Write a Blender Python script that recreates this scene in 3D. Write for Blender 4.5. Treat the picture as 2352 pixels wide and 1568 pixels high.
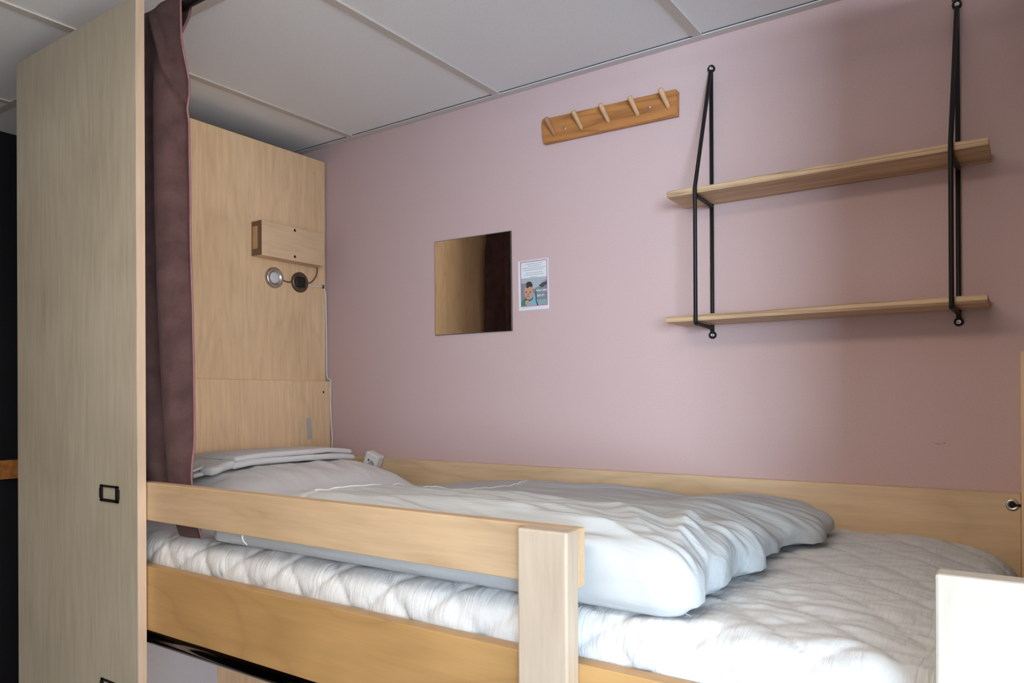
import bpy, bmesh, math, random
import numpy as np
from mathutils import Vector, Matrix, noise
random.seed(7)
PI = math.pi
for o in list(bpy.data.objects): bpy.data.objects.remove(o)
C = bpy.context.scene.collection
sc = bpy.context.scene

# ---------------------------------------------------------------- camera
cam = bpy.data.cameras.new('camera'); cam.sensor_width = 36
cam.lens = 1719.9/2352*36; cam.shift_y = (912.78-784)/2352; cam.clip_start = .02
co = bpy.data.objects.new('camera', cam); C.objects.link(co)
fw = Vector((-.56835831, .82277961, .00159283)); rt = Vector((.82276633, .56835863, -.00490269)); up = Vector((.00493914, .00147596, .99998671))
M4 = Matrix((rt, up, -fw)).transposed().to_4x4(); M4.translation = Vector((1.99994, -1.76972, 1.55)); co.matrix_world = M4
sc.camera = co
# ---------------------------------------------------------------- world, light, exposure
w = bpy.data.worlds.new('world'); sc.world = w; w.use_nodes = True
w.node_tree.nodes['Background'].inputs[0].default_value = (.55, .75, 1, 1); w.node_tree.nodes['Background'].inputs[1].default_value = .8
def area(name, loc, rot, sx, sy, power, col):
    l = bpy.data.lights.new(name, 'AREA'); l.shape = 'RECTANGLE'; l.size = sx; l.size_y = sy; l.energy = power; l.color = col
    o = bpy.data.objects.new(name, l); C.objects.link(o); o.location = loc; o.rotation_euler = rot; return o
H0 = 2.427
# daylight in the window of the front wall (cool, faces +Y), in a smaller window of the right wall, and a warm ceiling lamp
area('window_daylight', (5.0, -6.24, 1.50), (PI/2, 0, 0), 2.4, 1.65, 545, (.62, .82, 1.0))
area('side_window_daylight', (6.34, -2.7, 1.50), (0, PI/2, 0), 1.8, 1.7, 118, (1, .94, .84))
area('ceiling_panel_light', (1.35, -1.75, H0-.012), (0, 0, 0), 1.1, .5, 12.8, (1.0, .86, .70))
vs = sc.view_settings; vs.view_transform = 'Standard'; vs.look = 'None'; vs.gamma = 1; vs.exposure = 0.27; vs.use_curve_mapping = False
try: sc.display_settings.display_device = 'sRGB'
except Exception: pass

# ---------------------------------------------------------------- materials
def mat(name, col, rough=.6, metal=0, spec=.5):
    m = bpy.data.materials.new(name); m.use_nodes = True; b = m.node_tree.nodes['Principled BSDF']
    b.inputs['Base Color'].default_value = (*col, 1); b.inputs['Roughness'].default_value = rough; b.inputs['Metallic'].default_value = metal
    b.inputs['Specular IOR Level'].default_value = spec
    return m
class NT:
    def __init__(s, m): s.t = m.node_tree; s.b = s.t.nodes['Principled BSDF']
    def n(s, typ, ins={}, **kw):
        x = s.t.nodes.new(typ)
        for k, v in kw.items(): setattr(x, k, v)
        for k, v in ins.items():
            if hasattr(v, 'is_output') or isinstance(v, bpy.types.NodeSocket): s.t.links.new(v, x.inputs[k])
            else: x.inputs[k].default_value = v
        return x
def ramp(nt, fac, stops):
    r = nt.n('ShaderNodeValToRGB', {'Fac': fac}); e = r.color_ramp.elements
    while len(e) < len(stops): e.new(.5)
    for i, (p, c) in enumerate(stops): e[i].position = p; e[i].color = (*c, 1)
    return r
def wood(name, c, axis='Z', contrast=.14, figure=.10, rough=.42, dark=None, fscale=1.0, stretch=1.1, dist=.6):
    """axis = grain direction; c = mean colour"""
    m = mat(name, c, rough); nt = NT(m)
    tc = nt.n('ShaderNodeTexCoord'); oi = nt.n('ShaderNodeObjectInfo')
    ad = nt.n('ShaderNodeVectorMath', {0: tc.outputs['Object']}, operation='ADD')
    mu = nt.n('ShaderNodeMath', {0: oi.outputs['Random'], 1: 7.3}, operation='MULTIPLY'); nt.t.links.new(mu.outputs[0], ad.inputs[1])
    s = {'X': (1.2, 16, 16), 'Y': (16, 1.2, 16), 'Z': (16, 16, 1.2)}[axis]
    mp = nt.n('ShaderNodeMapping', {'Vector': ad.outputs[0], 'Scale': tuple(v*6 for v in s)})
    g = nt.n('ShaderNodeTexNoise', {'Vector': mp.outputs[0], 'Scale': 1.0, 'Detail': 6, 'Roughness': .62})
    mp2 = nt.n('ShaderNodeMapping', {'Vector': ad.outputs[0], 'Scale': tuple((stretch if v < 2 else 4.2*fscale) for v in s)})
    f0 = nt.n('ShaderNodeTexNoise', {'Vector': mp2.outputs[0], 'Scale': 1.0, 'Detail': 2, 'Distortion': dist})
    f1 = nt.n('ShaderNodeMath', {0: f0.outputs[0], 1: 9.0}, operation='MULTIPLY')
    f2 = nt.n('ShaderNodeMath', {0: f1.outputs[0]}, operation='PINGPONG'); f2.inputs[1].default_value = .5
    f3 = nt.n('ShaderNodeMath', {0: f2.outputs[0], 1: 2.0}, operation='MULTIPLY')
    lo = dark or tuple(v*.62*(1, .93, .82)[i] for i, v in enumerate(c)); hi = tuple(min(1, v*1.12) for v in c)
    r1 = ramp(nt, g.outputs[0], [(.30, tuple(c[i]*(1-contrast*2)+lo[i]*contrast*2 for i in range(3))), (.68, hi)])
    r2 = ramp(nt, f3.outputs[0], [(.0, lo), (.16, tuple(c[i]*.6+lo[i]*.4 for i in range(3))), (.5, c), (1, hi)])
    mx = nt.n('ShaderNodeMixRGB', {'Fac': figure*2.4, 'Color1': r1.outputs[0], 'Color2': r2.outputs[0]})
    bl = nt.n('ShaderNodeTexNoise', {'Vector': ad.outputs[0], 'Scale': 3.0, 'Detail': 3})
    rb = ramp(nt, bl.outputs[0], [(.3, (.90, .89, .87)), (.7, (1.05, 1.05, 1.06))])
    m2 = nt.n('ShaderNodeMixRGB', {'Fac': 1.0, 'Color1': mx.outputs[0], 'Color2': rb.outputs[0]}, blend_type='MULTIPLY')
    nt.t.links.new(m2.outputs[0], nt.b.inputs['Base Color'])
    bp = nt.n('ShaderNodeBump', {'Strength': .06, 'Distance': .001, 'Height': g.outputs[0]}); nt.t.links.new(bp.outputs[0], nt.b.inputs['Normal'])
    return m
def fabric(name, c, scale=900, bump=.25, var=.06, rough=.95, sheen=.0, blotch=25):
    m = mat(name, c, rough, spec=.2); nt = NT(m); tc = nt.n('ShaderNodeTexCoord')
    a = nt.n('ShaderNodeTexNoise', {'Vector': tc.outputs['Object'], 'Scale': scale, 'Detail': 2})
    b = nt.n('ShaderNodeTexNoise', {'Vector': tc.outputs['Object'], 'Scale': blotch, 'Detail': 4})
    r = ramp(nt, b.outputs[0], [(.3, tuple(v*(1-var) for v in c)), (.7, tuple(min(1, v*(1+var)) for v in c))])
    r2 = ramp(nt, a.outputs[0], [(.3, (1-var,)*3), (.7, (1+var*.6,)*3)])
    mx = nt.n('ShaderNodeMixRGB', {'Fac': 1.0, 'Color1': r.outputs[0], 'Color2': r2.outputs[0]}, blend_type='MULTIPLY')
    nt.t.links.new(mx.outputs[0], nt.b.inputs['Base Color'])
    bp = nt.n('ShaderNodeBump', {'Strength': bump, 'Distance': .0006, 'Height': a.outputs[0]}); nt.t.links.new(bp.outputs[0], nt.b.inputs['Normal'])
    if sheen: nt.b.inputs['Sheen Weight'].default_value = sheen
    return m
BIRCH = (.62, .455, .29)
M = {}
M['birch_v'] = wood('birch_vertical_grain', (.80, .56, .34), 'Z', .13, .08, fscale=1.8)  # headboard birch lightened: light missing there is made up in the colour
M['birch_box'] = wood('birch_box', (.72, .51, .32), 'Y', .12, .04)
M['birch_shaded'] = wood('shaded_birch_panel', (.43, .385, .30), 'Z', .16, .05, rough=.5)  # plain birch darkened: the side panel's shade is put into the colour
M['birch_h'] = wood('birch_horizontal_grain', (.70, .50, .31), 'X', .12, .10)
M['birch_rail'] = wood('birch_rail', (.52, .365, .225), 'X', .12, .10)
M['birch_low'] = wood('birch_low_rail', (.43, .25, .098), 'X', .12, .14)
M['maple_post'] = wood('pale_maple_post', (.45, .365, .285), 'Z', .10, .05)
M['edge'] = wood('birch_edge_band', (.56, .42, .31), 'Z', .08, .04)
M['lit_post'] = wood('lit_birch_post', (.46, .415, .36), 'Z', .05, .03)  # foot post birch made whiter: strong window light put into its colour
M['oak'] = wood('oiled_oak', (.50, .205, .060), 'X', .34, .20, rough=.38, dark=(.20, .065, .018), fscale=3.2, stretch=1.6, dist=.3)
M['peg'] = wood('pale_beech_peg', (.60, .36, .19), 'Z', .15, .05)
M['peg_dark'] = wood('red_brown_peg', (.40, .19, .09), 'Z', .15, .03)
M['shelf'] = wood('shelf_pine', (.64, .43, .25), 'X', .42, .26, rough=.5, dark=(.20, .10, .055), fscale=5.5, stretch=.5, dist=.15)
M['dark_end'] = wood('dark_end_grain', (.20, .12, .07), 'Y', .25, .1, rough=.7)
M['black'] = mat('black_powder_coat', (.008, .008, .009), .5, spec=.3)
M['black_plastic'] = mat('black_plastic', (.01, .01, .01), .45)
M['tube'] = mat('dark_chrome_tube', (.035, .03, .03), .08, 1.0)
M['chrome'] = mat('brushed_chrome', (.55, .53, .50), .28, 1.0)
M['lens'] = mat('frosted_lens', (.62, .62, .62), .35)
M['white_plastic'] = mat('white_plastic', (.78, .78, .77), .35)
M['red_wire'] = mat('brown_red_wire', (.13, .03, .02), .5)
M['hole'] = mat('dark_hole', (.01, .008, .006), .9)
M['tape'] = mat('grey_tape', (.50, .47, .44), .7)
M['screw'] = mat('zinc_screw', (.6, .6, .58), .35, 1.0)
M['mirror'] = mat('mirror_silver', (.86, .82, .74), .015, 1.0)
M['mirror_edge'] = mat('mirror_glass_edge', (.10, .09, .08), .3)
M['bronze'] = mat('dull_bronze', (.16, .12, .09), .35, .8)
M['curtain'] = fabric('mauve_brown_curtain', (.170, .098, .098), 900, .6, .22, sheen=.08)
M['curtain_light'] = fabric('curtain_piping', (.26, .13, .14), 1400, .4, .1)
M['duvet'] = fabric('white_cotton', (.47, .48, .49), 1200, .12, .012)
M['pillow'] = fabric('white_pillow_cotton', (.72, .71, .72), 1200, .12, .012)
M['seam'] = mat('white_thread', (.92, .92, .92), .9)
M['quilt'] = fabric('quilted_cotton', (.63, .63, .635), 500, .35, .03)
M['paper'] = mat('white_paper', (.72, .74, .76), .6)
M['pink_line'] = mat('magenta_line', (.52, .08, .22), .6)
M['ink'] = mat('grey_ink', (.33, .33, .38), .7)
# quilt weave: faint crosswise slub lines
nt = NT(M['quilt']); old = nt.b.inputs['Normal'].links[0].from_node
tc = nt.n('ShaderNodeTexCoord'); mp = nt.n('ShaderNodeMapping', {'Vector': tc.outputs['Object'], 'Scale': (150, 16, 22)})
pn = nt.n('ShaderNodeTexNoise', {'Vector': mp.outputs[0], 'Scale': 1.0, 'Detail': 3, 'Distortion': .5})
b2_ = nt.n('ShaderNodeBump', {'Strength': .55, 'Distance': .0035, 'Height': pn.outputs[0], 'Normal': old.outputs[0]}); nt.t.links.new(b2_.outputs[0], nt.b.inputs['Normal'])
nt = NT(M['duvet']); old = nt.b.inputs['Normal'].links[0].from_node
tc = nt.n('ShaderNodeTexCoord'); mp = nt.n('ShaderNodeMapping', {'Vector': tc.outputs['Object'], 'Scale': (5, 30, 30)})
pn = nt.n('ShaderNodeTexNoise', {'Vector': mp.outputs[0], 'Scale': 1.0, 'Detail': 4, 'Distortion': .8})
b2_ = nt.n('ShaderNodeBump', {'Strength': .35, 'Distance': .010, 'Height': pn.outputs[0], 'Normal': old.outputs[0]}); nt.t.links.new(b2_.outputs[0], nt.b.inputs['Normal'])

def wall_mat(name, col, marks=()):
    m = mat(name, col, .85, spec=.25); nt = NT(m); tc = nt.n('ShaderNodeTexCoord')
    a = nt.n('ShaderNodeTexNoise', {'Vector': tc.outputs['Object'], 'Scale': 260, 'Detail': 3})
    b = nt.n('ShaderNodeTexNoise', {'Vector': tc.outputs['Object'], 'Scale': 90, 'Detail': 2})
    r = ramp(nt, a.outputs[0], [(.3, tuple(v*.965 for v in col)), (.7, tuple(v*1.03 for v in col))])
    out = r.outputs[0]
    nt.t.links.new(out, nt.b.inputs['Base Color'])
    bp = nt.n('ShaderNodeBump', {'Strength': .12, 'Distance': .0012, 'Height': b.outputs[0]}); nt.t.links.new(bp.outputs[0], nt.b.inputs['Normal'])
    return m
M['pink'] = wall_mat('pink_paint', (.60, .425, .412))
M['pale'] = wall_mat('pale_lilac_paint', (.62, .58, .60))
M['room'] = wall_mat('room_paint', (.80, .81, .82))
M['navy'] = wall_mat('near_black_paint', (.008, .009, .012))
M['mark'] = mat('scuff_mark', (.12, .07, .06), .9)
M['tile'] = wall_mat('ceiling_tile', (.86, .875, .90))
M['grid'] = mat('ceiling_grid_metal', (.60, .56, .52), .6)
M['trim'] = mat('white_trim', (.66, .63, .62), .6)
M['gap'] = mat('shadow_gap', (.10, .10, .11), .8)
M['floor'] = wood('floor_boards', (.50, .46, .42), 'X', .2, .1)
M['frame'] = mat('white_window_frame', (.8, .8, .8), .4)
mg = bpy.data.materials.new('window_glass'); mg.use_nodes = True; t = mg.node_tree; t.nodes.clear()
o_ = t.nodes.new('ShaderNodeOutputMaterial'); mx_ = t.nodes.new('ShaderNodeMixShader'); tr_ = t.nodes.new('ShaderNodeBsdfTransparent'); gl_ = t.nodes.new('ShaderNodeBsdfGlossy')
gl_.inputs['Roughness'].default_value = .02; mx_.inputs[0].default_value = .06
t.links.new(tr_.outputs[0], mx_.inputs[1]); t.links.new(gl_.outputs[0], mx_.inputs[2]); t.links.new(mx_.outputs[0], o_.inputs[0]); M['glass'] = mg

# ---------------------------------------------------------------- mesh helpers (everything is modelled in world metres)
WL = {}
def tag(o, label=None, cat=None, group=None, kind=None):
    if label: o['label'] = label
    if cat: o['category'] = cat
    if group: o['group'] = group
    if kind: o['kind'] = kind
    return o
def build(name, bm, m, parent=None, smooth=False, base=True):
    bm.verts.ensure_lookup_table()
    cs = np.array([v.co for v in bm.verts]); lo, hi = cs.min(0), cs.max(0)
    c = Vector((lo+hi)/2)
    if parent is None and base: c.z = lo[2]
    bmesh.ops.translate(bm, verts=bm.verts, vec=-c)
    me = bpy.data.meshes.new(name); bm.to_mesh(me); bm.free()
    for mm in (m if isinstance(m, (list, tuple)) else [m]): me.materials.append(M[mm])
    if smooth:
        for p in me.polygons: p.use_smooth = True
    o = bpy.data.objects.new(name, me); C.objects.link(o); WL[o.name] = c
    if parent is None: o.location = c
    else: o.parent = parent; o.location = c-WL[parent.name]
    return o
def thing(name, label, cat, loc, group=None):
    o = bpy.data.objects.new(name, None); C.objects.link(o); o.location = loc; o.empty_display_size = .05; WL[o.name] = Vector(loc)
    return tag(o, label, cat, group)
def box(bm, x0, x1, y0, y1, z0, z1, bev=0, mi=0, seg=2, mtx=None):
    r = bmesh.ops.create_cube(bm, size=1); vs_ = r['verts']
    for v in vs_:
        v.co = Vector(((x0+x1)/2+v.co.x*(x1-x0), (y0+y1)/2+v.co.y*(y1-y0), (z0+z1)/2+v.co.z*(z1-z0)))
    fs = {f for v in vs_ for f in v.link_faces}
    for f in fs: f.material_index = mi
    if bev:
        es = {e for v in vs_ for e in v.link_edges}
        rr = bmesh.ops.bevel(bm, geom=list(es), offset=bev, segments=seg, profile=.5, affect='EDGES'); 
        for f in rr['faces']: f.material_index = mi
        vs_ = list({v for f in rr['faces'] for v in f.verts} | {v for v in vs_ if v.is_valid})
    if mtx is not None: bmesh.ops.transform(bm, matrix=mtx, verts=[v for v in vs_ if v.is_valid])
    return bm
def bx(*a, **k): return box(bmesh.new(), *a, **k)
def tube(bm, pts, r, seg=10, cap=True):
    pts = [Vector(p) for p in pts]; rings = []; pn = None
    for i, p in enumerate(pts):
        if i == 0: d = pts[1]-p
        elif i == len(pts)-1: d = p-pts[i-1]
        else: d = (pts[i+1]-p).normalized()+(p-pts[i-1]).normalized()
        d.normalize()
        if pn is None:
            a = Vector((0, 0, 1)) if abs(d.z) < .9 else Vector((1, 0, 0)); pn = d.cross(a).normalized()
        else: pn = (pn-d*pn.dot(d)).normalized()
        q = d.cross(pn); rr = r[i] if isinstance(r, (list, tuple)) else r
        rings.append([bm.verts.new(p+rr*(math.cos(2*PI*k/seg)*pn+math.sin(2*PI*k/seg)*q)) for k in range(seg)])
    for a, b in zip(rings, rings[1:]):
        for k in range(seg): f = bm.faces.new((a[k], a[(k+1) % seg], b[(k+1) % seg], b[k])); f.smooth = True
    if cap: bm.faces.new(rings[0][::-1]); bm.faces.new(rings[-1])
    return bm
def smooth_path(pts, n=6):
    P = [Vector(p) for p in pts]; out = []
    for i in range(len(P)-1):
        a, b, c_, d = P[max(i-1, 0)], P[i], P[i+1], P[min(i+2, len(P)-1)]
        for k in range(n):
            t = k/n; out.append(.5*((2*b)+(-a+c_)*t+(2*a-5*b+4*c_-d)*t*t+(-a+3*b-3*c_+d)*t**3))
    return out+[P[-1]]
def lathe(bm, c, axis, prof, seg=32, mi=0):
    """prof = list of (distance along axis, radius)"""
    c = Vector(c); ax = Vector(axis).normalized(); a = Vector((0, 0, 1)) if abs(ax.z) < .9 else Vector((1, 0, 0))
    u = ax.cross(a).normalized(); v = ax.cross(u); rings = []
    for h, r in prof:
        rings.append([bm.verts.new(c+ax*h+r*(math.cos(2*PI*k/seg)*u+math.sin(2*PI*k/seg)*v)) for k in range(seg)] if r > 1e-6 else [bm.verts.new(c+ax*h)])
    for A, B in zip(rings, rings[1:]):
        for k in range(seg):
            if len(A) == 1: vv = (A[0], B[(k+1) % seg], B[k])
            elif len(B) == 1: vv = (A[k], A[(k+1) % seg], B[0])
            else: vv = (A[k], A[(k+1) % seg], B[(k+1) % seg], B[k])
            f = bm.faces.new(vv); f.smooth = True; f.material_index = mi
    return bm
def grid_mesh(P, mi=0):
    """P: (n,m,3) array -> bmesh sheet"""
    bm = bmesh.new(); n, m_ = P.shape[:2]
    V = [[bm.verts.new(P[i, j]) for j in range(m_)] for i in range(n)]
    for i in range(n-1):
        for j in range(m_-1):
            f = bm.faces.new((V[i][j], V[i+1][j], V[i+1][j+1], V[i][j+1])); f.smooth = True; f.material_index = mi
    return bm
def close_bottom(bm):
    es = [e for e in bm.edges if e.is_boundary]
    r_ = bmesh.ops.holes_fill(bm, edges=es, sides=0)
    for f in r_['faces']: f.smooth = False
def normals(P):
    a = np.gradient(P, axis=0); b = np.gradient(P, axis=1); n = np.cross(a, b); l = np.linalg.norm(n, axis=2, keepdims=True)
    return n/np.maximum(l, 1e-9)
def nz(X, Y, sx, sy, seed=0, oct=3):
    X = np.broadcast_to(X, np.broadcast(X, Y).shape); Y = np.broadcast_to(Y, X.shape)
    out = np.empty(X.shape); xf = (X*sx).ravel(); yf = (Y*sy).ravel(); of = out.ravel()
    for i in range(xf.size): of[i] = noise.fractal(Vector((xf[i], yf[i], seed*7.31)), .8, 2.0, oct)
    return of.reshape(X.shape)
def sst(a, b, x): t = np.clip((x-a)/(b-a), 0, 1); return t*t*(3-2*t)
def drape(x0, x1, y0, y1, ztop, Rp, r, arc, down, step):
    """a sheet laid over a rounded slab: flat top, quarter (or longer) roll at the rim, then straight down"""
    mx = (Rp-r)+arc*r+down
    S = np.arange(x0+Rp-mx, x1-Rp+mx+step, step); T = np.arange(y0+Rp-mx, y1-Rp+mx+step, step)
    s, t = np.meshgrid(S, T, indexing='ij')
    cx = np.clip(s, x0+Rp, x1-Rp); cy = np.clip(t, y0+Rp, y1-Rp); a = s-cx; b = t-cy
    ln = np.hypot(a, b); mm = np.minimum(np.maximum(abs(a), abs(b)), mx); ux = np.where(ln > 0, a/np.maximum(ln, 1e-9), 0); uy = np.where(ln > 0, b/np.maximum(ln, 1e-9), 0)
    d = mm-(Rp-r); th = np.clip(d/r, 0, arc); rest = np.maximum(d-arc*r, 0)
    hor = np.where(d < 0, mm, (Rp-r)+r*np.sin(th)+rest*math.cos(arc)); z = -np.where(d < 0, 0, r*(1-np.cos(th))+rest*math.sin(arc))
    return s, t, np.stack([cx+ux*hor, cy+uy*hor, ztop+z], axis=2)

# ---------------------------------------------------------------- the room
X0, X1, Y0, H = -.745, 6.3, -6.2, 2.427
st = lambda n, bm, m, par=None, **k: tag(build(n, bm, m, par, base=False, **k), kind='structure')
st('floor', bx(X0-.1, X1+.1, Y0-.1, .1, -.08, 0), 'floor')
st('wall_back', bx(X0-.1, X1+.1, 0, .1, 0, H), 'pink')
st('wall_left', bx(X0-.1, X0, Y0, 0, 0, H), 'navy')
WX0, WX1, WZ0, WZ1 = 3.78, 6.22, .65, 2.35
VY0, VY1, VZ0, VZ1 = -3.56, -1.84, .58, 2.38
st('added_shade_wall', bx(X0, 2.24, -2.9, -2.3, 0, H), 'room')  # unseen block added behind the camera to shade the bed's left side
bm = bmesh.new(); box(bm, X0-.1, WX0, Y0-.1, Y0, 0, H); box(bm, WX1, X1, Y0-.1, Y0, 0, H); box(bm, WX0, WX1, Y0-.1, Y0, 0, WZ0); box(bm, WX0, WX1, Y0-.1, Y0, WZ1, H)
st('wall_front', bm, 'room')
bm = bmesh.new(); box(bm, X1, X1+.1, Y0, VY0, 0, H); box(bm, X1, X1+.1, VY1, 0, 0, H); box(bm, X1, X1+.1, VY0, VY1, 0, VZ0); box(bm, X1, X1+.1, VY0, VY1, VZ1, H)
st('wall_right', bm, 'room')
bm = bmesh.new()
for a in ((VY0, VY0+.04, VZ0, VZ1), (VY1-.04, VY1, VZ0, VZ1), (VY0+.04, VY1-.04, VZ0, VZ0+.04), (VY0+.04, VY1-.04, VZ1-.04, VZ1)): box(bm, X1+.005, X1+.03, a[0], a[1], a[2], a[3])
wf = st('window_2', bm, 'frame')
build('pane', bx(X1+.014, X1+.02, VY0+.04, VY1-.04, VZ0+.04, VZ1-.04), 'glass', wf)
bm = bmesh.new()
for a in ((WX0, WX0+.04, WZ0, WZ1), (WX1-.04, WX1, WZ0, WZ1), (WX0+.04, WX1-.04, WZ0, WZ0+.04), (WX0+.04, WX1-.04, WZ1-.04, WZ1)): box(bm, a[0], a[1], Y0-.03, Y0-.005, a[2], a[3])
wf = st('window_1', bm, 'frame')
build('pane', bx(WX0+.04, WX1-.04, Y0-.02, Y0-.014, WZ0+.04, WZ1-.04), 'glass', wf)
st('ceiling', bx(X0-.1, X1+.1, Y0-.1, .1, H, H+.06), 'tile')
# suspended ceiling grid: runners across (along Y) and along the wall (along X), each 24 mm wide
k = 1
for gx in (.144-.6, .144, .744, 1.344, 1.944, 2.544, 3.144, 3.744, 4.344, 4.944, 5.544, 6.144):
    st('trim_%d' % k, bx(gx-.0115, gx+.0115, -2.3, -.022, H-.0035, H), 'grid'); k += 1
for gy in (-.79, -1.99):
    st('trim_%d' % k, bx(X0, X1, gy-.0115, gy+.0115, H-.0032, H), 'grid'); k += 1
st('trim_%d' % k, bx(X0, X1, -.024, -.001, H-.004, H), 'trim'); k += 1       # wall angle
st('trim_%d' % k, bx(X0, X1, -.0275, -.024, H-.0012, H), 'gap'); k += 1

cp = thing('ceiling_panel', 'flat rectangular ceiling lamp above the viewer, outside the view', 'lamp', (1.35, -1.75, H-.01))
bm = bmesh.new()
for a in ((.78, .80, -2.02, -1.48), (1.90, 1.92, -2.02, -1.48), (.80, 1.90, -2.02, -2.0), (.80, 1.90, -1.50, -1.48)): box(bm, a[0], a[1], a[2], a[3], H-.02, H-.004)
build('lamp_frame', bm, 'frame', cp)

# ---------------------------------------------------------------- the loft bed (one bolted piece of furniture)
bed = thing('bunk_bed', 'tall birch plywood bunk bed with side panel, guard rail and quilted upper mattress', 'bed', (1, -.5, 0))
PT = 2.370; PY = -.956
sp = build('side_panel', bx(-.022, .518, PY, PY+.018, 0, PT, bev=.0012, seg=1), ['birch_shaded'], bed)
tag(sp, 'birch front panel, its shade put into a dull grey-brown colour')
build('panel_edge', bx(.518, .5188, PY+.0005, PY+.0175, 0, PT), 'edge', sp)
build('headboard_panel', bx(-.018, 0, PY+.018, -.006, 1.10, PT, bev=.001, seg=1), 'birch_v', bed)
lo = build('lower_headboard_panel', bx(0.0005, .018, PY+.018, -.0015, 1.10, 1.613, bev=.0012, seg=1), 'birch_v', bed)
bm = lathe(bmesh.new(), (.018, -.033, 1.576), (1, 0, 0), [(0, .0), (.0004, .0035), (.0006, .0)], 16); build('screw_hole', bm, 'hole', lo)
build('bunk_partition', bx(-.018, 0, PY+.018, -.43, 0, 1.095), 'pale', bed); 
build('bunk_end_board', bx(-.018, 0.002, -.43, -.002, 0, 1.095), 'birch_v', bed)
build('back_board', bx(.0185, 1.986, -.020, -.001, 1.08, 1.361, bev=.001, seg=1), 'birch_h', bed)
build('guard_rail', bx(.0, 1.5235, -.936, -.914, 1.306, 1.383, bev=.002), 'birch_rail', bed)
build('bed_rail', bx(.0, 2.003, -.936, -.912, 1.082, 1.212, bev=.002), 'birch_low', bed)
build('ladder_post', bx(1.452, 1.5265, -.9665, -.9365, 0, 1.383, bev=.003), 'maple_post', bed)
tag(build('ladder_post', bx(1.926, 2.0035, -.9665, -.9365, 0, 1.384, bev=.003), 'lit_post', bed), 'birch post at the foot end, paled for strong window light')
build('corner_batten', bx(1.9865, 2.0045, -.045, -.001, 0, 1.636, bev=.001), 'birch_v', bed)
build('end_panel', bx(2.005, 2.023, PY, -.001, 0, PT), 'birch_shaded', bed)
build('slat_base', bx(.02, 1.985, -.91, -.022, 1.085, 1.108), 'birch_h', bed)
# bolt fitting that ties the back board to the batten
bf = build('bolt_fitting', lathe(bmesh.new(), (1.972, -.020, 1.339), (0, -1, 0), [(0, .0115), (.0015, .0115), (.002, .0095), (.0022, .0062), (.0008, .0058), (.0008, 0)], 24), 'chrome', bed)
build('bolt_socket', lathe(bmesh.new(), (1.971, -.0212, 1.339), (0, -1, 0), [(0, .0048), (.0006, .0046), (.0006, 0)], 16), 'hole', bf)
build('bolt_shank', tube(bmesh.new(), [(1.976, -.0225, 1.339), (1.986, -.0225, 1.339)], .0024, 8), 'black', bf)
# label holders on the side panel
def holder(cz):
    bm = bmesh.new(); x0, x1, z0, z1 = .374, .447, cz-.0175, cz+.0175
    y0, y1 = PY-.003, PY
    box(bm, x0, x1, y0, y1, z1-.0045, z1, bev=.0006, seg=1); box(bm, x0, x1, y0, y1, z0, z0+.006, bev=.0006, seg=1)
    box(bm, x0, x0+.0095, y0, y1, z0, z1, bev=.0006, seg=1); box(bm, x1-.011, x1, y0, y1, z0, z1, bev=.0006, seg=1)
    box(bm, x0-.0035, x0+.001, y0, y1, cz-.011, cz+.011, bev=.001, seg=1); box(bm, x1-.001, x1+.0035, y0, y1, cz-.011, cz+.011, bev=.001, seg=1)
    tag(build('label_holder', bm, 'black', sp), 'small black metal label frame')
holder(1.355); holder(.945)
# hanging tube under the bed rail, for the lower bunk's curtain
tb = build('curtain_tube', tube(bmesh.new(), [(.001, -.9215, 1.064), (1.0, -.9215, 1.064), (2.0, -.9215, 1.064)], .0140, 32), 'tube', None, base=False)
tag(tb, 'glossy dark metal tube running just under the lower bed rail', 'curtain rod')
rod = build('curtain_rod', tube(bmesh.new(), [(.001, -.890, 2.3575), (2.003, -.890, 2.3575)], .0095, 20), 'black', None, base=False)
tag(rod, 'black curtain rod above the guard rail, near the ceiling', 'curtain rod')

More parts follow.
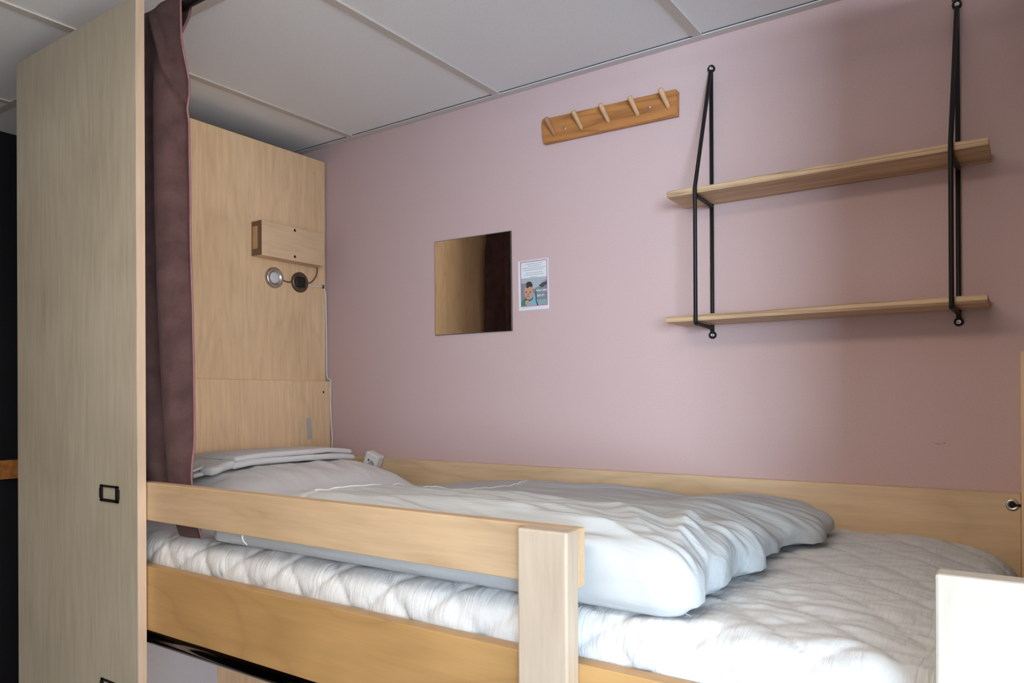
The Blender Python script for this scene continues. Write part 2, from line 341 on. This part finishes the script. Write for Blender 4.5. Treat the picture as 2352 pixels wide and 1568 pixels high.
# ---------------------------------------------------------------- upper curtain
def curtain():
    zs = np.linspace(2.372, 1.284, 230); n = 150
    ez = [1.28, 1.31, 1.39, 1.5, 1.655, 1.85, 2.006, 2.18, 2.244, 2.30, 2.373]; ex = [.640, .622, .602, .597, .597, .601, .604, .604, .600, .594, .589]
    right = np.interp(zs, ez, ex)
    S = np.linspace(0, 1, n); P = np.zeros((len(zs), n, 3))
    for i, z in enumerate(zs):
        q = (2.372-z)/1.09; open_ = min(1, q/.12)
        # folds: six waves, gathered to the left, flatter sheet at the right
        amp = (.006+.022*open_)*(1-.60*S**2.2)
        ph = 2*PI*(5.2*S+.22*math.sin(3*q+1)*S)+.5*math.sin(4.2*q)
        y = -.900+amp*np.sin(ph)
        x = .02+(right[i]-.02)*(S+.012*np.cos(ph)*open_)
        # the free edge curls a little towards the bed
        y = y+.010*sst(.93, 1, S)*1.2
        fold = np.exp(-((S-(.80+.10*q))/.03)**2)*.012*math.exp(-q*7)
        z_ = z+np.zeros(n)
        P[i] = np.stack([x, y-fold, z_], 1)
    # uneven hem: only the free corner hangs down below the guard rail
    hem = 1.318-.046*sst(.86, .91, S)+.006*np.sin(S*9)
    for j in range(n):
        P[:, j, 2] = 2.372-(2.372-P[:, j, 2])*(2.372-hem[j])/(2.372-1.284)
    hw = .0085+.0235*sst(1.40, 1.50, P[..., 2]); P[..., 1] = -.9025+hw*np.tanh((P[..., 1]+.9025)/hw)
    # keep the sheet in front of the rod at the top
    top = sst(2.19, 2.285, P[..., 2]); P[..., 1] = P[..., 1]*(1-top)+(-.9045+.0025*np.sin(S*33))*top
    # a pressed diagonal crease from the header down to the free edge
    P[..., 1] -= .009*np.exp(-(((P[..., 0]-(.475+(2.372-P[..., 2])*.52))/.011)**2))*sst(2.08, 2.2, P[..., 2])*sst(2.374, 2.34, P[..., 2])
    P[..., 1] += .0012*nz(P[..., 0], P[..., 2], 14, 5, 3)
    return P
P = curtain()
cu = thing('curtain', 'mauve-brown fabric curtain hanging behind the tall side panel, gathered at the head end', 'curtain', (.3, -.9, 1.284))
bm = grid_mesh(P); bmesh.ops.solidify(bm, geom=bm.faces[:], thickness=.0018)
build('cloth', bm, 'curtain', cu, smooth=True)
build('hem_piping', tube(bmesh.new(), [tuple(P[i, -1]) for i in range(0, P.shape[0], 6)]+[tuple(P[-1, -1])], .0022, 8), 'curtain_light', cu, smooth=True)
# the header: the cloth turned back over the rod
nn = 40; S = np.linspace(0, 1, nn); zz = np.linspace(0, 1, 24); Q = np.zeros((24, nn, 3))
for i, a in enumerate(zz):
    z = 2.366-a*.080; y = -.8745-.020*(a**1.6); xr = .583-.012*a
    Q[i] = np.stack([.03+(xr-.03)*S+.004*math.sin(a*5), y+.002*np.sin(S*30)+.0*S, np.full(nn, z)], 1)
bm = grid_mesh(Q); bmesh.ops.solidify(bm, geom=bm.faces[:], thickness=.003)
build('header_fold', bm, 'curtain', cu, smooth=True)
build('header_seam', tube(bmesh.new(), [tuple(Q[i, -1]) for i in range(24)], [.003]*23+[.0055], 8), 'curtain', cu, smooth=True)
# lower bunk curtain
def lowcurtain():
    n = 90; zs = np.linspace(1.046, .25, 80); S = np.linspace(0, 1, n); P = np.zeros((80, n, 3))
    for i, z in enumerate(zs):
        q = (1.046-z)/.8
        P[i] = np.stack([.03+(.482+.10*q-.03)*S, -.925+.010*np.sin(S*34)*(1-.6*S), np.full(n, z)], 1)
    return P
bm = grid_mesh(lowcurtain()); bmesh.ops.solidify(bm, geom=bm.faces[:], thickness=.002)
tag(build('curtain', bm, 'curtain', None, smooth=True), 'mauve curtain hanging below the bed rail from the dark tube, only a sliver showing', 'curtain')

# ---------------------------------------------------------------- mattress with quilted cover
ZM = 1.270
def quilt_h(s, t):
    P_ = .128; s2 = s+.007*np.sin(t*23)+.004*np.sin(t*51+s*8); t2 = t+.007*np.sin(s*17+1)
    a = np.abs(np.sin(PI*(s2+t2)/P_)); b = np.abs(np.sin(PI*(s2-t2)/P_))
    return np.clip(np.minimum(a, b), 0, .9)**.42
s, t, P = drape(.020, 1.984, -.909, -.030, ZM, .085, .050, PI/2, .105, .0055)
hq = quilt_h(s, t)
wob = nz(s, t, 7, 5, 1)
pk = nz(s+t*.3, t, 46, 13, 2, 2); pk2 = nz(s, t, 16, 40, 5, 2)
side = sst(-.86, -.90, t)          # front side: vertical puckers
N = normals(P); N = N*np.sign(N[..., 2:3].sum()+1e-9)
pks = nz(s+.25*t, t, 95, 11, 7, 2)
disp = (.0050+.0050*side)*(hq-.75)+.0040*wob*(1-side)+(.0016+.0010*side)*pk*(.4+.6*(1-hq))+.0026*pks*side*(1.15-hq)+(.0012+.0022*sst(1.1, 1.5, s)*sst(-.45, -.75, t))*pk2
foot = sst(1.80, 1.99, s)
P = P+N*disp[..., None]
P[..., 2] -= .020*foot**1.5*sst(1.15, 1.25, P[..., 2])
P[..., 1] = np.clip(P[..., 1], -.9115, -.0215)
low = P[..., 2] < 1.215
P[..., 1] = np.where(low, np.maximum(P[..., 1], -.9105), P[..., 1])
P[..., 0] = np.clip(P[..., 0], .0195, 1.985)
P[..., 2] = np.maximum(P[..., 2], 1.109)
bm = grid_mesh(P); close_bottom(bm)
mt = build('mattress', bm, 'quilt', None, smooth=True)
tag(mt, 'mattress with white diamond-quilted cover on the upper bunk', 'mattress')

# ---------------------------------------------------------------- pillow
PCX, PHX, PCY, PHY = .248, .228, -.405, .335
def pil_h(x, y):
    u = np.clip((x-PCX)/PHX, -1, 1); v = np.clip((y-PCY)/PHY, -1, 1)
    return .092*np.sqrt(np.clip((1-np.abs(u)**3.0)*(1-np.abs(v)**3.6), 0, 1))
U = np.linspace(-1, 1, 110); V = np.linspace(-1, 1, 130); u, v = np.meshgrid(U, V, indexing='ij')
x = PCX+PHX*u*(1-.05*(1-v**2)*np.abs(u)**6); y = PCY+PHY*v*(1-.05*(1-u**2)*np.abs(v)**6)
h = pil_h(PCX+PHX*u, PCY+PHY*v)
wr = nz(x, y, 9, 13, 9, 3)
edge = np.clip(1-np.maximum(np.abs(u), np.abs(v)), 0, 1)
top = ZM+.014+h*(1+.05*wr)+.0025*wr*sst(0, .2, edge); bot = ZM+.014-.004*np.sqrt(np.clip(edge*6, 0, 1))
bm = grid_mesh(np.stack([x, y, top], 2)); b2 = grid_mesh(np.stack([x, y, bot], 2)[::-1])
me = bpy.data.meshes.new('t'); b2.to_mesh(me); b2.free(); bm.from_mesh(me); bpy.data.meshes.remove(me)
bmesh.ops.remove_doubles(bm, verts=bm.verts, dist=.0006)
tag(build('pillow', bm, 'pillow', None, smooth=True), 'plump white pillow at the head of the upper bunk, under folded linen', 'pillow')

# folded linen lying on the pillow: a stiff folded stack and a loose rolled flap at its camera-side end
fl = thing('folded_linen', 'folded white bed linen lying on top of the pillow', 'linen', (.17, -.45, ZM+.10))
def layer(name, x0, x1, y0, y1, zoff, th, seed, amp=.002, wave=0):
    nx, ny = 64, 96; a, b = np.meshgrid(np.linspace(0, 1, nx), np.linspace(0, 1, ny), indexing='ij')
    X = x0+(x1-x0)*a-.045*(b-.25)**2*a+.004*np.sin(b*8+seed)*a; Y = y0+(y1-y0)*b-.012*np.sin(a*3)*(1-b)
    e = np.minimum(np.minimum(a+.15, 1-a)*(x1-x0), np.minimum(b, 1-b)*(y1-y0)); pr = np.sqrt(np.clip(1-(1-np.clip(e/(th*.6), 0, 1))**2, 0, 1))
    uu = (X-PCX)/PHX; vv = (Y-PCY)/PHY
    base = ZM+.018+.092*(1-.22*np.abs(uu)**2.2-.40*np.abs(vv)**3.0)+zoff
    n_ = nz(X, Y, 7, 9, seed, 3)*amp+wave*np.sin(a*21+seed)*(1-b)
    tp = base+th*.5+pr*th*.5+n_; bt = base+th*.5-pr*th*.5+n_
    bm = grid_mesh(np.stack([X, Y, tp], 2)); b2 = grid_mesh(np.stack([X, Y, bt], 2)[::-1])
    me = bpy.data.meshes.new('t'); b2.to_mesh(me); b2.free(); bm.from_mesh(me); bpy.data.meshes.remove(me)
    bmesh.ops.remove_doubles(bm, verts=bm.verts, dist=.0004)
    return build(name, bm, 'pillow', fl, smooth=True)
layer('fold', .022, .330, -.600, -.155, .0, .017, 21)
layer('fold', .022, .326, -.590, -.162, .0172, .015, 22)
layer('fold', .022, .318, -.700, -.590, .004, .010, 23, .003, .002)
layer('fold', .022, .300, -.720, -.600, .0165, .007, 24, .004, .0025)
layer('rolled_fold', .285, .338, -.668, -.588, .002, .022, 25, .0005)

# ---------------------------------------------------------------- duvet, folded over
TD = .112; r = .060
s, t, P = drape(.540, 1.662, -.897, -.072, ZM+TD, .075, r, PI/2, TD-r-.004, .0050)
Xp, Yp = P[..., 0].copy(), P[..., 1].copy()
hrel = np.clip((P[..., 2]-ZM)/TD, 0, 1)
inner = sst(.0, .35, hrel)
# outline: the head end slants away from the wall side, foot end is soft and wavy
P[..., 0] -= .055*sst(-.80, -.10, Yp)*sst(.95, .54, Xp)
P[..., 0] += .10*sst(-.72, -.89, Yp)*sst(.85, .55, Xp)
foot = sst(1.42, 1.66, Xp)
P[..., 0] += foot*(.012*np.sin(Yp*19+.4)+.008*np.sin(Yp*43+2)-.018*sst(-.80, -.60, Yp)*sst(-.25, -.45, Yp)+.012*sst(-.45, -.2, Yp))
# thickness: full along the front, thinner at the wall and at the head end, slumping at the foot end
th = .60+.09*sst(1.32, 1.15, Xp)*sst(-.30, -.1, Yp)+.40*sst(-.30, -.80, Yp)+.045*np.sin(Xp*5.2+.8)*sst(-.6, -.2, Yp)
th = th*(1-.50*sst(.95, .54, Xp))*(1-.12*sst(-.5, -.08, Yp))
th += .15*np.exp(-((Xp-1.50)/.11)**2-((Yp+.30)/.22)**2)-.10*np.exp(-((Xp-1.36)/.07)**2)*sst(-.5, -.15, Yp)
th *= 1-.14*sst(1.50, 1.69, Xp)*sst(-.85, -.6, Yp)-.10*sst(1.45, 1.66, Xp)
P[..., 2] = ZM+(P[..., 2]-ZM)*th
# creases: fan out of the front foot corner, ruffles at the foot end, long soft folds along the front
dx = Xp-1.66; dy = Yp+.895; rad = np.hypot(dx, dy); ang = np.arctan2(dy, -dx)
w1 = nz(Xp, Yp, 3.5, 3.5, 11, 2); w2 = nz(Xp, Yp, 6, 6, 12, 2)
def crease(v): return 1-2*np.abs(np.sin(v))**1.1
fan = crease(ang*7.5+1.1*w1+.6)*np.exp(-((rad-.20)/.17)**2)*sst(.02, .12, rad)*.0046
fan += np.sin(ang*21+2.4*w2+rad*9)*np.exp(-((rad-.26)/.20)**2)*sst(.03, .15, rad)*.0024
ruf = sst(1.46, 1.62, Xp)*sst(-.80, -.62, Yp)*(crease(Yp*34+2.2*w1+4*(Xp-1.6))*.0034+.0040*nz(Xp+.25*Yp, Yp, 8, 34, 13, 3))
longf = sst(-.50, -.68, Yp)*sst(.8, 1.25, Xp)*(nz(Xp, Yp+.17*Xp, 2.2, 30, 14, 3)*.0085+crease(Yp*42+Xp*7+w1*1.4)*.0016)
topf = (nz(Xp, Yp-.10*Xp, 3.0, 17, 15, 3)*.0050+nz(Xp, Yp, 7, 24, 19, 3)*.0018)*(1-.4*sst(.9, .6, Xp))
gen = nz(Xp, Yp, 5, 5, 16, 2)*.0060
P[..., 2] += (fan+ruf+longf+topf+gen)*inner
N = normals(P)
if N[N.shape[0]//2, N.shape[1]//2, 2] < 0: N = -N
side = sst(.92, .55, hrel)
P += N*((.0045*nz(Xp+Yp, P[..., 2], 20, 9, 17, 2)*sst(1.35, 1.6, Xp)+.0025*nz(Xp, P[..., 2], 5, 14, 18, 2))*side*inner)[..., None]
# the lower rim follows the rounded edge of the mattress and tucks in a little
rim = sst(.42, .0, hrel)
P[..., 2] -= .008*rim*sst(-.855, -.90, Yp)
tk = sst(.26, .0, hrel)**1.5*.016; P[..., 0] -= N[..., 0]*tk; P[..., 1] -= N[..., 1]*tk; P[..., 2] += .007*sst(.3, .0, hrel)
# cross seam: a fine ridge with a hollow beside it
seamx = lambda yy_: .935+.05*(yy_+.15)+.010*np.sin(yy_*15)
xs = seamx(Yp); P[..., 2] += (.0024*np.exp(-((Xp-xs)/.0055)**2)-.0026*np.exp(-((Xp-xs-.011)/.009)**2))*(hrel > .6)
P[..., 1] = np.clip(P[..., 1], -.9115, -.024)
dv = thing('duvet', 'thick white duvet folded over on the upper mattress', 'duvet', (1.1, -.5, ZM))
bm = grid_mesh(P); close_bottom(bm); build('cover', bm, 'duvet', dv, smooth=True)
# stitched piping at the head end of the front side
i = int(np.argmin(abs(s[:, 0]-.755))); js = [j for j in range(P.shape[1]) if Yp[i, j] < -.84 and hrel[i, j] > .05]
build('seam', tube(bmesh.new(), [tuple(P[i, j]+np.array([0, -.0006, .0004])) for j in js], .0016, 6), 'seam', dv, smooth=True)
pts = []; mid = P.shape[0]//2
for j in range(P.shape[1]):
    if not (-.83 < Yp[mid, j] < -.14 and hrel[mid, j] > .95): continue
    q = int(np.argmin(np.abs(Xp[:, j]-seamx(Yp[mid, j])))); pts.append(tuple(P[q, j]+np.array([0, 0, .0002])))
build('seam', tube(bmesh.new(), pts[::2], .0011, 6), 'seam', dv, smooth=True)

# ---------------------------------------------------------------- socket block between pillow and wall
sb = thing('power_strip', 'white double socket block leaning on the wall behind the pillow', 'power strip', (.255, -.045, ZM+.02))
Mx = Matrix.Translation((.2555, -.0420, 1.335))@Matrix.Rotation(math.radians(23), 4, 'Y')@Matrix.Rotation(math.radians(9), 4, 'Z')
build('socket_body', box(bmesh.new(), -.026, .026, -.017, .017, -.048, .046, bev=.005, seg=3, mtx=Mx), 'white_plastic', sb)
for xx, zz_, rr in ((-.007, .022, .0034), (-.012, -.002, .0034)):
    c_ = Mx@Vector((xx, -.0172, zz_)); ax = (Mx.to_3x3()@Vector((0, -1, 0)))
    build('socket_hole', lathe(bmesh.new(), c_, ax, [(0, rr), (.0004, rr), (.0004, 0)], 14), 'hole', sb)
for zz_ in (.014, -.018):
    c_ = Mx@Vector((.006, -.0168, zz_)); ax = (Mx.to_3x3()@Vector((0, -1, 0)))
    build('socket_recess', lathe(bmesh.new(), c_, ax, [(0, .0135), (.0010, .0130), (.0010, .0118), (.0002, .0112), (.0002, 0)], 24), 'white_plastic', sb)

# ---------------------------------------------------------------- fittings on the headboard
wb = thing('wooden_box', 'flat birch box mounted on the headboard above two round fittings', 'box', (.025, -.178, 1.999))
build('body', bx(.0003, .049, -.303, -.054, 1.999, 2.108, bev=.0012, seg=1), 'birch_box', wb)
en = build('end_cap', bx(.0003, .0485, -.3045, -.303, 2.0, 2.107), 'dark_end', wb)
build('insert', bx(.006, .031, -.3052, -.3043, 2.021, 2.091), 'peg', en)
for zz_ in (2.099-.0015, 2.0125):
    build('screw_hole', lathe(bmesh.new(), (.0485, -.176, zz_), (1, 0, 0), [(0, .0045), (.0008, .0045), (.0008, 0)], 18), 'hole', wb)
rl = thing('reading_light', 'round chrome reading light with frosted lens, left of the black round fitting', 'lamp', (.01, -.222, 1.91))
build('ring', lathe(bmesh.new(), (.0, -.222, 1.943), (1, 0, 0), [(.0, .0335), (.006, .0335), (.010, .031), (.0115, .028), (.011, .0225), (.005, .018), (.0046, .0)], 48), 'chrome', rl, smooth=True)
build('lens', lathe(bmesh.new(), (.0048, -.222, 1.943), (1, 0, 0), [(.0, .0178), (.0035, .0172), (.005, .012), (.0056, 0)], 40), 'lens', rl, smooth=True)
rs = thing('round_switch', 'black round fitting with bronze rim right of the reading light', 'switch', (.01, -.119, 1.91))
build('ring', lathe(bmesh.new(), (.0, -.119, 1.941), (1, 0, 0), [(.0, .0335), (.006, .0335), (.009, .031), (.010, .026), (.0075, .0225), (.006, .0)], 48), 'bronze', rs, smooth=True)
bm = bx(.006, .0115, -.1395, -.1005, 1.925, 1.957, bev=.004, seg=3); build('rocker', bm, 'black_plastic', rs)
bm = tube(bmesh.new(), smooth_path([(.004, -.190, 1.940), (.006, -.176, 1.936), (.006, -.164, 1.936), (.004, -.151, 1.940)]), .0018, 8)
tag(build('wire', bm, 'red_wire', None, smooth=True), 'thin dark red wire between the reading light and the round black fitting', 'cable')
bm = tube(bmesh.new(), smooth_path([(.004, -.088, 1.941), (.007, -.074, 1.947), (.009, -.060, 1.962), (.011, -.053, 1.980), (.011, -.0515, 1.9985)]), .0020, 8)
tag(build('wire', bm, 'red_wire', None, smooth=True), 'thin dark red wire curving up from the black fitting to the wooden box', 'cable')
cb = thing('white_cable', 'thin white cable running down the corner beside the headboard', 'cable', (.01, -.01, 1.36))
bm = tube(bmesh.new(), smooth_path([(.004, -.087, 1.936), (.006, -.070, 1.934), (.005, -.045, 1.936), (.004, -.022, 1.938), (.0042, -.016, 1.932), (.004, -.0095, 1.918), (.0035, -.0072, 1.88), (.003, -.0052, 1.80), (.003, -.0048, 1.70), (.004, -.0040, 1.63), (.0205, -.0035, 1.617), (.0215, -.0040, 1.59), (.021, -.0040, 1.54), (.024, -.0040, 1.47), (.029, -.0040, 1.42), (.027, -.0040, 1.385), (.024, -.0040, 1.363)], 5), .0021, 8)
build('cord', bm, 'white_plastic', cb, smooth=True)
build('cable_clip', bx(.0005, .0075, -.0235, -.0165, 1.932, 1.944, bev=.0015), 'bronze', cb)
bm = bx(.0182, .0187, -.108, -.088, 1.418, 1.489)
for v in bm.verts: v.co.y += (1.489-v.co.z)*.075
tag(build('tape_strip', bm, 'tape', None), 'short grey strip of tape stuck on the lower headboard panel', 'tape')

# ---------------------------------------------------------------- mirror, poster
mr = thing('mirror', 'square frameless mirror on the pink wall', 'mirror', (.637, -.003, 1.745))
mir = [(.493, 1.746), (.7815, 1.744), (.7795, 2.032), (.4925, 2.035)]
def poly(bm, pts, y0, y1, mi=0):
    a = [bm.verts.new((x, y0, z)) for x, z in pts]; b = [bm.verts.new((x, y1, z)) for x, z in pts]; n = len(pts)
    fs = [bm.faces.new(a), bm.faces.new(b[::-1])]+[bm.faces.new((a[(i+1) % n], a[i], b[i], b[(i+1) % n])) for i in range(n)]
    for f in fs: f.material_index = mi
    return bm
build('backing', poly(bmesh.new(), mir, -.0042, -.0005), 'mirror_edge', mr)
cxm, czm = .6365, 1.889; ins = [(cxm+(x-cxm)*.988, czm+(z-czm)*.988) for x, z in mir]
build('glass', poly(bmesh.new(), ins, -.0048, -.0043), 'mirror', mr)

po = thing('poster', 'small poster with magenta border, text lines and a child photo, right of the mirror', 'poster', (.853, 0, 1.80))
build('paper', poly(bmesh.new(), [(.804, 1.8), (.905, 1.8), (.902, 1.941), (.801, 1.941)], -.0010, -.0003), 'paper', po)
PX = lambda px: .801+(px-1190)/69*.1015
PZ = lambda px, y: 1.941-(y-(601-(px-1190)*.13))/(113.5+ (px-1190)*.035)*.141
def patch(pts, y): return [(PX(a), PZ(a, b)) for a, b in pts]
bm = bmesh.new()
B = [(1197, 705.5), (1257.5, 699.5), (1256.5, 595), (1195.5, 602.5)]; I = [(1198, 704), (1256.3, 698), (1255.4, 596.6), (1196.8, 604)]
b_, i_ = patch(B, 0), patch(I, 0)
for k in range(4):
    q = (k+1) % 4; poly(bm, [b_[k], b_[q], i_[q], i_[k]], -.0014, -.0010)
build('border', bm, 'pink_line', po)
M['ph_grey'] = mat('photo_grey', (.22, .24, .27), .5); M['ph_light'] = mat('photo_light_grey', (.42, .45, .48), .5); M['ph_dark'] = mat('photo_dark', (.06, .07, .08), .5)
M['ph_skin'] = mat('photo_skin', (.58, .30, .21), .5); M['ph_skin2'] = mat('photo_skin_shadow', (.40, .15, .10), .5); M['ph_hair'] = mat('photo_hair', (.05, .035, .04), .5)
M['ph_green'] = mat('photo_green', (.03, .24, .16), .5); M['ph_blue'] = mat('photo_blue', (.23, .42, .52), .5); M['ph_teal'] = mat('photo_teal', (.25, .38, .38), .5)
yy = [-.0010]
def pic(name, pts, m, parent=None):
    yy[0] -= .00006
    return build(name, poly(bmesh.new(), patch(pts, 0), yy[0], -.0009), m, parent or ph)
def ell(cx, cy, rx, ry, n=20): return [(cx+rx*math.cos(2*PI*k/n), cy+ry*math.sin(2*PI*k/n)) for k in range(n)]
ph = build('photo', poly(bmesh.new(), patch([(1198, 703.5), (1256, 697.8), (1255.6, 634), (1197, 640)], 0), -.00105, -.0009), 'ph_grey', po)
pic('photo_patch', [(1197, 640), (1255.6, 634), (1255.7, 641), (1230, 648), (1197.2, 652)], 'ph_light')
pic('photo_patch', [(1214, 652), (1232, 646), (1252, 644), (1255.6, 650), (1240, 656), (1226, 664)], 'ph_light')
pic('photo_patch', [(1238, 655), (1246, 648), (1255.7, 645), (1255.8, 652), (1244, 660)], 'ph_dark')
pic('photo_patch', [(1228, 700.5), (1256, 697.7), (1255.9, 686), (1232, 688)], 'ph_teal')
pic('photo_patch', [(1212, 702), (1234, 700), (1231, 680), (1226, 672), (1216, 685)], 'ph_blue')
pic('photo_patch', [(1198, 703.4), (1208, 702.5), (1213, 690), (1209, 684), (1202, 688), (1198, 696)], 'ph_green')
pic('photo_patch', ell(1216, 655, 7.6, 8.5), 'ph_hair')
pic('photo_patch', ell(1214.5, 670, 10.2, 17), 'ph_skin')
pic('photo_patch', [(1208, 660), (1212, 652), (1219, 652), (1222, 660), (1217, 658), (1213, 662)], 'ph_hair')
pic('photo_patch', ell(1208.8, 671, 2.0, 1.4, 10), 'ph_hair'); pic('photo_patch', ell(1218.5, 671, 2.0, 1.4, 10), 'ph_hair')
pic('photo_patch', ell(1213.6, 676.5, 2.2, 2.2, 10), 'ph_skin2'); pic('photo_patch', ell(1213.4, 681.5, 4.2, 1.2, 12), 'ph_skin2')
pic('photo_patch', [(1206, 686), (1214, 689), (1222, 686), (1225, 680), (1224, 687), (1215, 693), (1207, 690)], 'ph_dark')
pic('photo_patch', ell(1212, 695.5, 5, 6.5), 'ph_skin')
pic('photo_patch', [(1230, 664), (1232, 664), (1233, 690), (1237, 700), (1234, 700.3), (1231, 690)], 'ph_dark')
def text(s_, px, py, size, m, parent, slope=.12):
    cu_ = bpy.data.curves.new('t', 'FONT'); cu_.body = s_; cu_.size = size; cu_.extrude = 0; cu_.offset = .0002
    o = bpy.data.objects.new('t', cu_); C.objects.link(o); dg = bpy.context.evaluated_depsgraph_get(); me = bpy.data.meshes.new_from_object(o.evaluated_get(dg))
    bpy.data.objects.remove(o); bm = bmesh.new(); bm.from_mesh(me); bpy.data.meshes.remove(me)
    x0, z0 = PX(px), PZ(px, py)
    for v in bm.verts: a, b = v.co.x, v.co.y; v.co = Vector((x0+a, yy[0]-.0003, z0+b))
    return build('lettering', bm, m, parent)
M['letter'] = mat('white_lettering', (.85, .87, .88), .5)
tx = text('YOU CAN', 1231, 669.5, .0080, 'letter', ph); text('DO IT!', 1234, 681, .0082, 'letter', ph)
bm = bmesh.new(); random.seed(3)
for (a, b, y) in ((1208, 1246, 605), (1213, 1242, 609.5), (1200, 1253, 614.5), (1203, 1248, 619), (1209, 1245, 625.5), (1205, 1249, 630), (1219, 1234, 635.5)):
    x = a
    while x < b:
        wd = random.uniform(2.2, 5.5); e_ = min(x+wd, b); z = PZ((a+b)/2, y-((a+b)/2-1222)*.0); 
        poly(bm, [(PX(x), z-.0007), (PX(e_), z-.0007), (PX(e_), z+.0007), (PX(x), z+.0007)], -.0013, -.0010); x = e_+1.0
build('text_lines', bm, 'ink', po)

# ---------------------------------------------------------------- coat rack
cr = thing('peg_rack', 'oak board with five slanted wooden pegs high on the pink wall', 'coat rack', (1.09, -.008, 2.25))
bm = poly(bmesh.new(), [(.895, 2.262), (.901, 2.254), (1.288, 2.248), (1.2885, 2.308), (1.284, 2.3145), (.893, 2.3235), (.8905, 2.316)], -.0145, -.0002)
bmesh.ops.bevel(bm, geom=[e for e in bm.edges if abs(e.verts[0].co.y-e.verts[1].co.y) < 1e-6], offset=.0018, segments=2, affect='EDGES')
build('board', bm, 'oak', cr)
for x0_, d_ in ((.921, 1), (1.006, 0), (1.087, 0), (1.170, 1), (1.253, 0)):
    a = Vector((x0_+.012, -.010, 2.270)); b = Vector((x0_+.002, -.044, 2.3125))
    bm = tube(bmesh.new(), [a, a+(b-a)*.15, a+(b-a)*.9, a+(b-a)*.97, b], [.0045, .0056, .0068, .0064, .0048], 14)
    build('peg', bm, 'peg_dark' if d_ and x0_ < 1 else 'peg', cr)
for x_, z_ in ((.965, 2.2835), (1.213, 2.286)):
    build('screw', lathe(bmesh.new(), (x_, -.0145, z_), (0, -1, 0), [(0, .0042), (.0008, .004), (.0004, .0018), (.0004, 0)], 16), 'screw', cr)

# ---------------------------------------------------------------- string shelf
ws = thing('wall_shelf', 'two-tier pine wall shelf hung in black metal brackets', 'shelf', (1.62, -.06, 1.70))
def shelf_board(z0, z1, x0, x1, seed):
    n, m_ = 120, 2; bm = bmesh.new(); rows = []
    for i in range(n):
        a = i/(n-1); x = x0+(x1-x0)*a; w_ = .0016*noise.fractal(Vector((a*7, seed, 0)), .8, 2, 3)
        notch = .0035*math.exp(-((a-.60)/.045)**2) if seed == 1 else 0
        rows.append([bm.verts.new(p) for p in ((x, -.002, z0), (x, -.1245, z0+.0006), (x, -.1265+w_*.3, z0+.004), (x, -.1265+w_*.4+notch*.6, z1-.003+w_-notch), (x, -.1240, z1-.0008+w_-notch*.6), (x, -.002, z1))])
    for A, B in zip(rows, rows[1:]):
        for k in range(6): bm.faces.new((A[k], A[(k+1) % 6], B[(k+1) % 6], B[k]))
    bm.faces.new(rows[0][::-1]); bm.faces.new(rows[-1]); bmesh.ops.recalc_face_normals(bm, faces=bm.faces)
    return build('shelf_board', bm, 'shelf', ws)
u1 = shelf_board(2.0165, 2.0325, 1.306, 1.940, 1); l1 = shelf_board(1.7255, 1.7405, 1.302, 1.937, 2)
for bxx in (1.371, 1.883):
    R_ = .0046; fx = bxx+(.006 if bxx < 1.5 else -.003); bm = bmesh.new(); yb = -.0052
    tube(bm, [(bxx, yb, 2.340), (bxx, yb, 1.716), (bxx, yb, 1.712)], R_)
    tube(bm, [(bxx, yb-.004, 2.338), (fx, -.1320, 2.030), (fx, -.1325, 2.018), (fx, -.1325, 1.726), (fx, -.1300, 1.7195), (fx-.001, -.126, 1.7200), (bxx, -.010, 1.7185), (bxx, yb, 1.712), (bxx, yb, 1.706)], R_)
    tube(bm, [(fx, -.1300, 2.0145), (fx, -.1240, 2.0112), (bxx, yb, 2.0112)], R_)
    br = build('bracket', bm, 'black', ws)
    for z_ in (2.3455, 1.7015):
        lathe_bm = lathe(bmesh.new(), (bxx, -.0005, z_), (0, -1, 0), [(0, .0088), (.006, .0088), (.0075, .0078), (.0075, .0052), (.0, .0052)], 24)
        build('eyelet', lathe_bm, 'black', br)
        build('screw', lathe(bmesh.new(), (bxx, -.0045, z_), (0, -1, 0), [(0, .0052), (.0022, .0050), (.0030, .0042), (.0030, .0022), (.0015, .0018), (.0015, 0)], 20), 'screw', br)

# small marks in the wall: a plug hole and scuffs
wall = bpy.data.objects['wall_back']
hb = build('plug_hole', lathe(bmesh.new(), (1.8775, -.0002, 2.3575), (0, -1, 0), [(0, .0042), (.0004, .0038), (.0004, 0)], 14), 'mark', wall)
bm = bmesh.new()
for x_, z_, l_, a_ in ((1.836, 1.456, .002, .1), (1.845, 1.4525, .010, -.05), (1.856, 1.454, .005, .3)):
    poly(bm, [(x_-l_/2, z_-.0004-a_*l_/2), (x_+l_/2, z_-.0004+a_*l_/2), (x_+l_/2, z_+.0004+a_*l_/2), (x_-l_/2, z_+.0004-a_*l_/2)], -.0004, -.0001)
build('scuff', bm, 'mark', wall)

# ---------------------------------------------------------------- far left, seen past the side panel
fr = build('guard_rail_board', bx(X0+.0005, X0+.022, -1.30, -.10, 1.298, 1.359, bev=.002), 'oak', None, base=False)
tag(fr, 'narrow brown wooden board across the black wall left of the bed', 'board')
